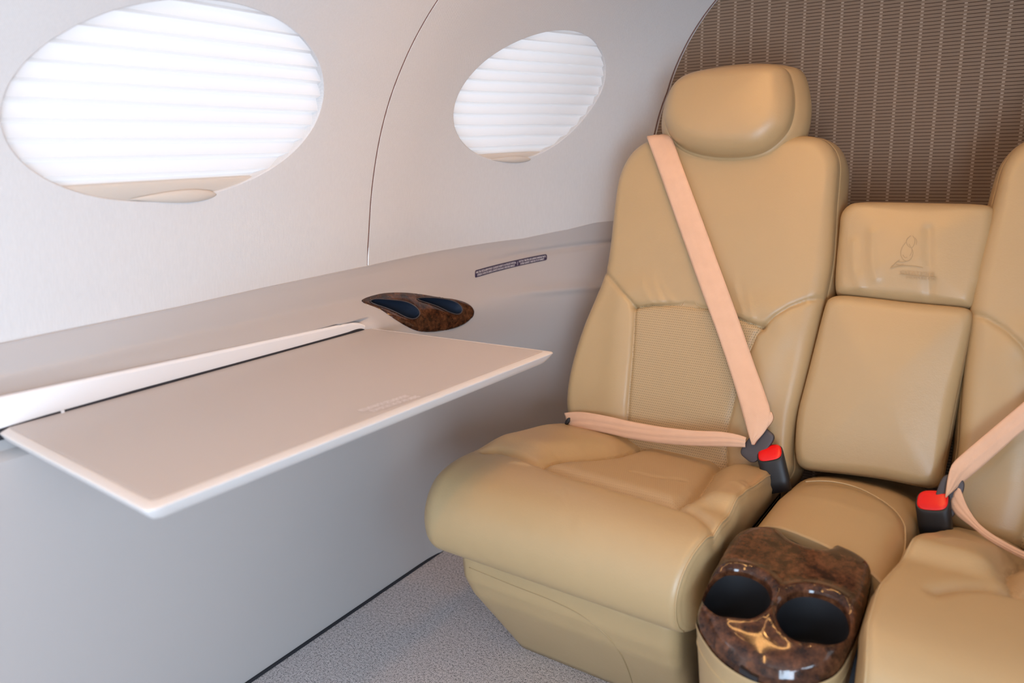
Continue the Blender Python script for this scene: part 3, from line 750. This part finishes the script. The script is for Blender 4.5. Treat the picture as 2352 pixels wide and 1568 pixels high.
def rrect(x0, x1, y0, y1, z, r, n=120):
    P = []
    for cx_, cy_, a0 in ((x1-r, y1-r, 0), (x0+r, y1-r, 90), (x0+r, y0+r, 180), (x1-r, y0+r, 270)):
        P += [(cx_+r*math.cos(math.radians(a0+k*9)), cy_+r*math.sin(math.radians(a0+k*9))) for k in range(11)]
    return np.column_stack([resample(np.array(P), n), np.full(n, z)])
def pedestal(parent, dy, mirror):
    rs = [rrect(-.762, -.375, 1.185, 1.55, .0, .02), rrect(-.772, -.372, 1.120+dy, 1.55, .09, .022), rrect(-.785, -.368, 1.052+dy, 1.55, .185, .022), rrect(-.790, -.366, 1.034+dy, 1.55, .225, .022), rrect(-.790, -.366, 1.028+dy, 1.55, .272, .022),
          rrect(-.786, -.372, 1.034+dy, 1.55, .278, .022)]
    P = [r.copy() for r in rs]
    fine = []
    for a, b in zip(P[:-1], P[1:]): fine += [a+(b-a)*t for t in np.linspace(0, 1, 6)[:-1]]
    fine.append(P[-1])
    if mirror is not None:
        for r in fine: r[:, 0] = 2*mirror-r[:, 0]
    loft('seat_base', fine, M_LEA, parent)
    # sewn line running along the top of the base and curving down
    px = [(1078, 1303), (1120, 1320), (1180, 1345), (1250, 1371), (1310, 1398), (1350, 1422), (1390, 1455), (1420, 1490), (1440, 1530), (1452, 1568)]
    line = []
    for u, v in px:
        y = 1.03
        for _ in range(12):
            p = at(u, v, 1, y); y = float(np.interp(p[2], [0, .09, .185, .225, .28], [1.185, 1.120, 1.052, 1.034, 1.028]))-.0006
        line.append(at(u, v, 1, y))
    line = chaikin(line, 2, False); line[:, 1] += dy
    if mirror is not None: line = line.copy(); line[:, 0] = 2*mirror-line[:, 0]
    tube('stitch_line', line, .0011, M_EMB, parent, 6)

GS = 'tan leather seats against the rear bulkhead'
seatL = empty('cabin_chair', 'tan leather seat beside the oval window with full headrest and insert in view', 'seat', GS, (-.56, 1.3, 0))
seatR = empty('cabin_chair', 'tan leather seat at the right edge, cut off by the frame', 'seat', GS, (.18, 1.3, 0))
for parent, mir in ((seatL, None), (seatR, MIR)):
    h = bpy.data.objects.new('tmp', None)
    before = set(bpy.data.objects)
    backrest(None, mir); headrest(None, mir)
    if mir is None:
        cushion(None, lambda y: np.interp(y, [.97, 1.02, 1.12, 1.5], [-.838, -.842, -.842, -.815]), lambda y: np.interp(y, [.97, 1.03, 1.08, 1.5], [-.348, -.332, -.324, -.318]), 0.0, None)
        pedestal(None, 0, None)
    else:
        cushion(None, lambda y: np.interp(y, [.86, 1.5], [-.84, -.82]), lambda y: np.interp(y, [.88, .95, 1.03, 1.4, 1.5], [-.268, -.255, -.255, -.318, -.32]), -.09, MIR)
        pedestal(None, -.06, MIR)
    for o in set(bpy.data.objects)-before: put(o, parent)
    bpy.data.objects.remove(h)

# ------------------------------------------------------------------ middle back cushions
mid = empty('middle_backrest', 'narrow tan leather back cushion between the two seats with an embossed crest', 'seat back', None, (AX, 1.5, .4))
def midpad(px, off, names, **kw):
    return pillow(loc2(px, off), SO+SN*off, SU, SV, SN, names={0: names}, mats={0: M_LEA}, parent=None, side_name=names+'_side', **kw)
before = set(bpy.data.objects)
UP_OFF, LO_OFF = -.006, .004
wr = [loc2([(1960, 560), (1962, 620), (1975, 660)], UP_OFF), loc2([(2005, 540), (2004, 600), (2012, 640)], UP_OFF), loc2([(2133, 530), (2134, 600), (2136, 685)], UP_OFF), loc2([(2250, 640), (2262, 660), (2275, 690)], UP_OFF)]
def fold_fn(P):
    h = np.zeros(len(P))
    for k, q in enumerate(wr): d = seg_dist(P, q); h += (.0026 if k != 2 else -.003)*np.exp(-(d/.009)**2)
    return h
midpad([(1924, 520), (1926, 490), (1938, 470), (1960, 458), (2040, 458), (2150, 460), (2240, 462), (2278, 466), (2290, 480), (2287, 520), (2270, 600), (2252, 660), (2240, 700), (2225, 706), (2150, 700), (2050, 690), (1960, 679), (1922, 674), (1913, 660), (1916, 600)], UP_OFF, 'upper_pad',
       r=.022, T=.12, dome=.012, fn=fold_fn, bulge=.004, NA=360, NR=70)
midpad([(1893, 690), (1905, 678), (1930, 673), (2000, 680), (2100, 692), (2200, 700), (2226, 705), (2236, 720), (2230, 760), (2215, 830), (2195, 920), (2180, 1000), (2168, 1060), (2160, 1105), (2140, 1122), (2100, 1115), (2020, 1098), (1940, 1088), (1880, 1082), (1840, 1078), (1824, 1062), (1821, 1020), (1826, 950), (1845, 880), (1870, 780)], LO_OFF, 'armrest_panel',
       r=.020, T=.11, dome=.016, bulge=.004, NA=360, NR=70)
# crest pressed into the upper pad
def onpad(u, v, lift=.0):
    p = on_plane(u, v, SO+SN*(UP_OFF+.0122), SN); return p+SN*lift
CR = [[(2092, 541), (2084, 546), (2081, 556), (2086, 566), (2094, 570), (2100, 562), (2102, 548), (2096, 541)], [(2081, 556), (2072, 566), (2068, 578), (2070, 588)], [(2094, 570), (2098, 580), (2094, 592), (2088, 598)],
      [(2070, 588), (2074, 596), (2082, 600), (2088, 598)], [(2074, 585), (2078, 592), (2084, 590)], [(2066, 596), (2058, 602), (2050, 610), (2046, 616)], [(2062, 600), (2070, 602), (2082, 600)], [(2058, 606), (2066, 609), (2076, 606)], [(2102, 546), (2106, 552), (2104, 562)], [(2088, 560), (2096, 574), (2090, 588)]]
def ribbon_lines(name, lines, r):
    V = []; F = []
    for ln in lines:
        P = resample(chaikin([onpad(*q, .0002) for q in ln], 2, False), 24, False); T = np.gradient(P, axis=0); T /= np.linalg.norm(T, axis=1)[:, None]
        b = np.cross(T, SN); n0 = len(V)
        for p, bb in zip(P, b): V += [p-bb*r, p+SN*r*.5, p+bb*r]
        F += [tuple(n0+i for i in f) for f in grid_faces(24, 3)]
    return mesh(name, V, F, M_EMB)
ribbon_lines('embossed_crest', CR+[[(2048, 614), (2075, 609), (2100, 610), (2120, 615)], [(2066, 629), (2100, 633), (2150, 637)]], .0006)
def ontext(u, v):
    a, b = onpad(2068, 630), onpad(2146, 635.5); c = onpad(2068, 619.5); return a+(b-a)*u+(c-a)*v+SN*.0016
def ontext2(u, v):
    a, b = onpad(2082, 640.5), onpad(2148, 644); c = onpad(2082, 635); return a+(b-a)*u+(c-a)*v+SN*.0016
mid_e = mid
for o in set(bpy.data.objects)-before: put(o, mid)
text_on('embossed_lettering', [('CITATION', 0, 1, .12, .9)], ontext, M_EMB, mid)
text_on('embossed_lettering', [('MUSTANG', 0, 1, 0, 1)], ontext2, M_EMB, mid)

# ------------------------------------------------------------------ centre console with cup holders
con = empty('center_console', 'tan leather armrest console with glossy burl twin cup holder between the seats', 'console', None, (-.2, 1.1, 0))
before = set(bpy.data.objects)
def ztop(x, y): return np.interp(y, [.80, .86, .90, .94, 1.0, 1.1, 1.2], [.352, .376, .391, .404, .418, .430, .433])
outw = np.array([at(u, v, 2, z)[:2] for u, v, z in ((1712, 1204, .428), (1680, 1225, .425), (1650, 1275, .42), (1618, 1335, .41), (1604, 1380, .40), (1603, 1420, .38), (1618, 1455, .372), (1650, 1490, .37), (1700, 1520, .37), (1760, 1540, .372), (1830, 1547, .375), (1890, 1538, .38),
                                                      (1930, 1518, .385), (1955, 1480, .39), (1975, 1430, .40), (1990, 1380, .41), (2002, 1320, .42), (2004, 1295, .425), (1990, 1275, .428), (1960, 1255, .43), (1915, 1238, .43), (1905, 1254, .428), (1870, 1253, .428), (1820, 1236, .428), (1798, 1212, .428), (1760, 1203, .428))])
ow = resample(chaikin(outw, 2), 240)
def hole(cx_, cy_, r):
    t = np.linspace(0, 2*PI, 72, endpoint=False); k = 1-.11*np.exp(-(((t-1.58*PI+.0+PI) % (2*PI)-PI)/.38)**2)
    return np.stack([cx_+r*k*np.cos(t), cy_+r*1.06*k*np.sin(t)], 1)
H1, H2 = hole(-.2605, .963, .0455), hole(-.161, .963, .0455)
ext = np.vstack([ow.mean(0)+(ow-ow.mean(0))*k for k in (.985, .965, .94, .91)]+[H.mean(0)+(H-H.mean(0))*k for H in (H1, H2) for k in (1.03, 1.07, 1.12)])
V, F = sheet(ow, [H1, H2], .0048, ext)
de = seg_dist(V, np.vstack([ow, ow[:1]])); dh = np.minimum(seg_dist(V, np.vstack([H1, H1[:1]])), seg_dist(V, np.vstack([H2, H2[:1]])))
R_ = .020; zz = ztop(V[:, 0], V[:, 1])-R_*.9*(1-np.sqrt(np.clip(1-(1-np.clip(de/R_, 0, 1))**2, 0, 1)))-.0030*np.exp(-(dh/.0035)**2)+.0035*np.exp(-((dh-.008)/.008)**2)*np.clip(de/.02, 0, 1)
n = len(ow); P = np.column_stack([V, zz])
# order the border for the skirt
b3 = np.column_stack([ow, ztop(ow[:, 0], ow[:, 1])-R_*.9]); b0 = len(P); skirt = [b3, b3+[0, 0, -.004], b3+[0, 0, -.012]]
Fs = []
P = np.vstack([P]+skirt[0:]); 
for a in range(2): Fs += [(b0+a*n+i, b0+(a+1)*n+i, b0+(a+1)*n+(i+1) % n, b0+a*n+(i+1) % n) for i in range(n)]
mesh('wood_top', P, [tuple(f) for f in F]+Fs, M_WOOD)
for H in (H1, H2):
    c = H.mean(0); dO = seg_dist(H, np.vstack([ow, ow[:1]])); zt_ = ztop(H[:, 0], H[:, 1])-R_*.9*(1-np.sqrt(np.clip(1-(1-np.clip(dO/R_, 0, 1))**2, 0, 1)))-.0030+.0035*math.exp(-1)*np.clip(dO/.02, 0, 1); rings = []
    for k, dz_ in ((1.0, 0), (.985, -.0015), (.972, -.005), (.968, -.010)): rings.append(np.column_stack([c+(H-c)*k, zt_+dz_]))
    loft('well_rim', rings, M_WOOD, None, False, False)
    rings = [np.column_stack([c+(H-c)*k, zt_+dz_]) for k, dz_ in ((.968, -.010), (.955, -.03), (.93, -.07))]+[np.column_stack([c+(H-c)*k, np.full(len(H), .33)]) for k in (.92, .5)]
    loft('cup_well', rings, M_WELL, None, False, True)
# dark finger slot between the wood and the armrest
mesh('finger_slot', [tuple(at(u, v, 2, z)) for u, v, z in ((1785, 1200, .412), (1925, 1232, .412), (1918, 1268, .410), (1790, 1250, .410))], [(0, 3, 2, 1)], M_DARK)
# console body
cm = ow.mean(0); body = []; hull = ow.copy()
hull[:, 1] = np.where((hull[:, 1] > 1.07), np.maximum(hull[:, 1], 1.12), hull[:, 1])
rim3 = b3[:, 2]-.010
for k, f in ((1.012, 0.0), (1.016, -.003), (1.004, -.008), (.985, -.03), (.95, -.07), (.90, -.13), (.86, -.2)): body.append(np.column_stack([cm+(ow-cm)*k, rim3+f]))
body.append(np.column_stack([cm+(ow-cm)*.84, np.zeros(len(ow))]))
loft('console_body', body, M_LEA, None, False, True)
tube('trim_seam', body[3], .0012, M_LEA, None, 6, True)
lt = []
for k in range(1):
    c = at(1722, 1544, 1, .872)
    a = np.array([.0115, .0, -.0026]); bz = np.array([0, 0, .0035]); nn = np.array([0, -.006, 0])
    L8 = [c+sa*a+sb*bz+sn*nn for sn in (-1, 1) for sa, sb in ((-1, -1), (1, -1), (1, 1), (.3, .6), (-.3, .9), (-1, 1))]
    mesh('latch', L8, [(0, 1, 2, 3, 4, 5), (11, 10, 9, 8, 7, 6), (0, 6, 7, 1), (1, 7, 8, 2), (2, 8, 9, 3), (3, 9, 10, 4), (4, 10, 11, 5), (5, 11, 6, 0)], M_BLACK, None, smooth=False)
# armrest pad
rings = []; NA_ = 120
tt = np.linspace(0, 2*PI, NA_, endpoint=False)
for y, wd, xc, zt_, hgt in [(1.60, .9, -.178, .375, .06), (1.55, .97, -.180, .385, .07), (1.50, .98, -.184, .392, .08)]+[(y, np.interp(y, [1.05, 1.12, 1.42, 1.45, 1.465], [.97, 1, 1, .99, .98]), np.interp(y, [1.05, 1.12, 1.25, 1.42], [-.198, -.196, -.192, -.186]), np.interp(y, [1.10, 1.165, 1.30, 1.42, 1.445, 1.465], [.424, .425, .428, .414, .408, .401]), .09) for y in np.linspace(1.465, 1.176, 36)]:
    hw_ = .1085*wd; cz = zt_-hgt/2
    px_ = np.sign(np.cos(tt))*np.abs(np.cos(tt))**.42*hw_; pz_ = np.sign(np.sin(tt))*np.abs(np.sin(tt))**.62*hgt/2
    pz_ = pz_+np.where(pz_ > 0, -.012*(px_/hw_)**2, 0)
    wf = np.clip((1.36-y)/.20, 0, 1)
    rings.append(np.column_stack([xc+px_, y-.092*(px_/hw_*.5+.5)*wf, cz+pz_]))
loft('armrest_pad', rings, M_LEA)
ap = [at(u, v, 2, .4245) for u, v in ((1850, 1101), (1900, 1103), (1960, 1117), (2010, 1138), (2055, 1163), (2078, 1190), (2085, 1215), (2078, 1250), (2064, 1274))]
lo_ = chaikin(ap, 2, False)
for p in lo_:
    xc = -.19; t_ = min(1, abs(p[0]-xc)/.1085); p[2] = .4265-.012*t_*t_-.03*max(0, t_-.9)/.1-.0005
tube('piping', lo_, .0015, M_LEA, None, 6)
rings = [rrect(-.275, -.10, 1.09, 1.47, 0, .03), rrect(-.275, -.10, 1.09, 1.47, .34, .03), rrect(-.262, -.125, 1.10, 1.25, .345, .02), rrect(-.262, -.125, 1.10, 1.25, .404, .02)]
loft('console_base', rings, M_DARK)
for o in set(bpy.data.objects)-before: put(o, con)

# ------------------------------------------------------------------ seat belts
GB = 'fastened seat belts'
def bpl(px, off): 
    return np.array([on_plane(u, v, SO+SN*o_, SN) for (u, v), o_ in zip(px, off if hasattr(off, '__len__') else [off]*len(px))])
def rounded_block(name, c, ax, ay, az, hx, hy, hz, mat, taper=1.0, e=.45, n=28):
    """rounded block with its own axes (superellipsoid)"""
    V = []; 
    def sp(v, p): return math.copysign(abs(v)**p, v)
    for i in range(n+1):
        a = -PI/2+PI*i/n
        for j in range(n*2):
            b = 2*PI*j/(n*2); x = sp(math.cos(a), e*.5)*sp(math.cos(b), e); y = sp(math.cos(a), e*.5)*sp(math.sin(b), e); z = sp(math.sin(a), e*.5)
            t = 1+(taper-1)*(z*.5+.5); V.append(c+ax*hx*x*t+ay*hy*y*t+az*hz*z)
    return mesh(name, V, grid_faces(n+1, n*2, True), mat)
def unit(v): return np.asarray(v, float)/np.linalg.norm(v)
def buckle(btm, top, side_px, hw_, mats=None):
    """receiver: black sleeve, red button on its upper end"""
    az = unit(top-btm); ax = unit(side_px-side_px@az*az); ay = np.cross(az, ax); sgn = 1.0 if ay@(EYE-btm) > 0 else -1.0; L = np.linalg.norm(top-btm)
    t = np.linspace(0, 2*PI, 64, endpoint=False)
    def ring(k, s, h): 
        x = np.sign(np.cos(t))*np.abs(np.cos(t))**.6*hw_*k; y = np.sign(np.sin(t))*np.abs(np.sin(t))**.7*hw_*.52*k
        return (btm+az*s)[None]+x[:, None]*ax+y[:, None]*ay-az*(y*sgn*1.1)[:, None]*(1 if s > L*.5 else 0)
    b = loft('buckle', [ring(.95, 0, 0), ring(1.0, L*.3, 0), ring(1.02, L*.9, 0), ring(1.0, L*.975, 0), ring(.93, L, 0), ring(.90, L*.985, 0)], M_BLACK)
    r = loft('release_button', [ring(.91, L*.96, 0), ring(.91, L*1.005, 0), ring(.84, L*1.035, 0), ring(.6, L*1.055, 0), ring(.2, L*1.06, 0)], M_RED)
    r.parent = b
    return b
# left belt
bl = empty('seat_belt', 'peach seat belt fastened diagonally across the left seat beside the window', 'seat belt', GB, (-.4, 1.38, .45))
before = set(bpy.data.objects)
Lp = [(1484, 309), (1489, 325), (1511, 385), (1544, 480), (1580, 580), (1612, 670), (1650, 770), (1688, 885), (1712, 972), (1721, 1005), (1727, 1021)]
Rp = [(1538, 306), (1547, 325), (1568, 385), (1610, 497), (1652, 612), (1695, 728), (1733, 838), (1757, 902), (1772, 948), (1763, 985), (1730, 1021)]
off = [.0, .014, .021, .020, .020, .022, .028, .040, .055, .060, .060]
Ls, Rs = bpl(Lp, off), bpl(Rp, off)
pre = np.array([0, .035, -.012]); Ls = np.vstack([Ls[0]+pre*2.2, Ls[0]+pre, Ls]); Rs = np.vstack([Rs[0]+pre*2.2, Rs[0]+pre, Rs])
strap('shoulder_strap', Ls, Rs, .0016, M_BELT, None, 140, .0006, .0015)
# folded corner of the webbing turning back into the tongue
f1 = bpl([(1771, 945), (1776, 955), (1774, 968), (1745, 1000), (1731, 1021)], [.052, .055, .056, .060, .061]); f2 = bpl([(1755, 960), (1757, 966), (1752, 975), (1735, 1003), (1728, 1021)], [.047, .049, .052, .056, .059])
strap('strap_fold', f1, f2, .0025, M_BELT, None, 40, 0, .003)
T1 = [(1296, 948), (1318, 945), (1345, 946), (1400, 956), (1440, 966), (1500, 977), (1550, 984), (1600, 989), (1650, 990), (1690, 996), (1714, 1004)]
T2 = [(1312, 984), (1320, 986), (1345, 986), (1400, 996), (1440, 1006), (1500, 1016), (1550, 1021), (1600, 1024), (1650, 1025), (1690, 1026), (1712, 1027)]
lo = [.012, .016, .022, .03, .035, .04, .045, .05, .055, .058, .06]
strap('lap_strap', bpl(T1, lo), bpl(T2, lo), .0016, M_BELT, None, 120, .0012, .002)
c = bpl([(1304, 967)], .0175)[0]; tcirc = np.linspace(0, 2*PI, 24, endpoint=False)
sa = unit(np.array([.75, -.1, .35])); sb = unit(np.cross(sa, ray(1304, 967))); nn = unit(np.cross(sa, sb)); nn = nn if nn@(EYE-c) > 0 else -nn
ci = lambda r_, h_: np.array([c+r_*(.55*math.cos(a)*unit(SU)+1.0*math.sin(a)*unit(SV))+SN*h_+SU*.35*r_*math.sin(a) for a in tcirc])
loft('snap_button', [ci(.0085, -.004), ci(.0085, .0015), ci(.006, .003), ci(.001, .0032)], M_BLACK)
bt, bb = bpl([(1768, 1040)], .055)[0], bpl([(1790, 1130)], .050)[0]
b_ = buckle(bb, bt, np.array([1.0, 0, 0]), .0235)
cT = bpl([(1740, 1021)], .046)[0]; dT = unit(bpl([(1762, 993)], .058)[0]-bpl([(1722, 1043)], .058)[0]); pT = unit(np.cross(SN, dT))
rounded_block('tongue', cT, dT, pT, SN, .034, .019, .006, M_CHAR, 1, .5)
for o in set(bpy.data.objects)-before:
    if o.parent is None: put(o, bl)
# right belt
br = empty('seat_belt', 'peach seat belt fastened toward the right edge of the photo over the right seat', 'seat belt', GB, (0, 1.38, .45))
before = set(bpy.data.objects)
Lp = [(2440, 850), (2352, 922), (2280, 983), (2203, 1048), (2186, 1066), (2180, 1085), (2174, 1120), (2171, 1141)]
Rp = [(2440, 905), (2352, 985), (2290, 1042), (2207, 1113), (2198, 1120), (2190, 1128), (2180, 1136), (2173, 1143)]
off = [.05, .045, .045, .052, .058, .063, .068, .070]
far = lambda x, z: SO+SV*((z-.42)/SV[2])+SN*.022+np.array([x, 0, 0])
Ls, Rs = bpl(Lp, off), bpl(Rp, off)
Ls = np.vstack([far(.318, 1.03)+[0, .07, -.02], far(.318, 1.018), far(.27, .90), far(.17, .76)+SN*.01, Ls[1:]]); Rs = np.vstack([far(.368, 1.03)+[0, .07, -.02], far(.368, 1.012), far(.315, .885), far(.205, .735)+SN*.01, Rs[1:]])
strap('shoulder_strap', Ls, Rs, .0016, M_BELT, None, 120, .0008, .002)
T1 = [(2202, 1112), (2212, 1140), (2222, 1165), (2245, 1200), (2280, 1228), (2352, 1268), (2440, 1300)]; E1 = [far(.30, .50)+SN*.05, far(.435, .485)]
T2 = [(2181, 1160), (2192, 1178), (2205, 1190), (2235, 1212), (2270, 1242), (2352, 1286), (2440, 1325)]; E2 = [far(.30, .46)+SN*.05, far(.435, .44)]
o7 = [.055, .06, .065, .075, .09, .10, .10]
strap('lap_strap', np.vstack([bpl(T1, o7), E1]), np.vstack([bpl(T2, o7), E2]), .0016, M_BELT, None, 120, .001, .002)
bt, bb = bpl([(2143, 1160)], .058)[0], bpl([(2150, 1225)], .052)[0]
buckle(bb, bt+unit(bt-bb)*.008, np.array([1.0, -.2, 0]), .0255)
cT = bpl([(2178, 1140)], .050)[0]; dT = unit(bpl([(2186, 1100)], .062)[0]-bpl([(2160, 1175)], .062)[0]); pT = unit(np.cross(SN, dT))
rounded_block('tongue', cT, dT, pT, SN, .035, .018, .007, M_CHAR, 1, .5)
for o in set(bpy.data.objects)-before:
    if o.parent is None: put(o, br)

# ------------------------------------------------------------------ cabin lamps overhead
ML = lamp_mat(WARM, 14.0)
def spot_lamp(x, y, z, power, aim):
    t = empty('reading_light', 'round warm reading light in the ceiling above the seats', 'light', 'ceiling reading lights', (x, y, z))
    a = np.linspace(0, 2*PI, 32, endpoint=False); R = lambda r_, dz_: np.column_stack([x+r_*np.cos(a), y+r_*np.sin(a), np.full(32, z+dz_)])
    put(loft('bezel', [R(.030, .02), R(.030, 0), R(.026, -.004), R(.021, 0), R(.021, .008)], M_LIP, None, True, False), t)
    put(loft('lens', [R(.0205, .006), R(.0205, .004)], ML, None, True, True), t)
    l = bpy.data.lights.new('reading_light_beam', 'AREA'); l.shape = 'DISK'; l.size = .04; l.energy = power; l.color = WARM; l.spread = math.radians(100)
    o = bpy.data.objects.new('beam', l); COL.objects.link(o); o.location = (x, y, z-.008); o.rotation_euler = (Vector(aim)-Vector((x, y, z))).to_track_quat('-Z', 'Y').to_euler(); put(o, t)
def strip_lamp(x, y0, y1, z, power):
    t = empty('cabin_light', 'warm strip light along the ceiling edge', 'light', 'ceiling strip lights', (x, (y0+y1)/2, z))
    put(loft('housing', [rrect(x-.03, x+.03, y0, y1, z+.02, .01), rrect(x-.03, x+.03, y0, y1, z+.003, .01)], M_LIP, None, True, True), t)
    put(loft('diffuser', [rrect(x-.015, x+.015, y0+.01, y1-.01, z+.003, .008), rrect(x-.015, x+.015, y0+.01, y1-.01, z, .008)], ML, None, True, True), t)
    l = bpy.data.lights.new('strip', 'AREA'); l.shape = 'RECTANGLE'; l.size = .03; l.size_y = y1-y0; l.energy = power; l.color = WARM
    o = bpy.data.objects.new('glow', l); COL.objects.link(o); o.location = (x, (y0+y1)/2, z-.003); put(o, t)
strip_lamp(-.36, -.45, .45, 1.475, 3.6); strip_lamp(-.42, .6, 1.5, 1.465, 1.4)
spot_lamp(-.50, 1.2, 1.44, 0.20, (-.56, 1.25, 0)); spot_lamp(-.50, 1.02, 1.44, .45, (-1.1, 1.3, .9)); spot_lamp(.15, 1.2, 1.44, .12, (.2, 1.25, 0)); spot_lamp(-.185, 1.1, 1.45, .28, (-.185, 1.5, .6))
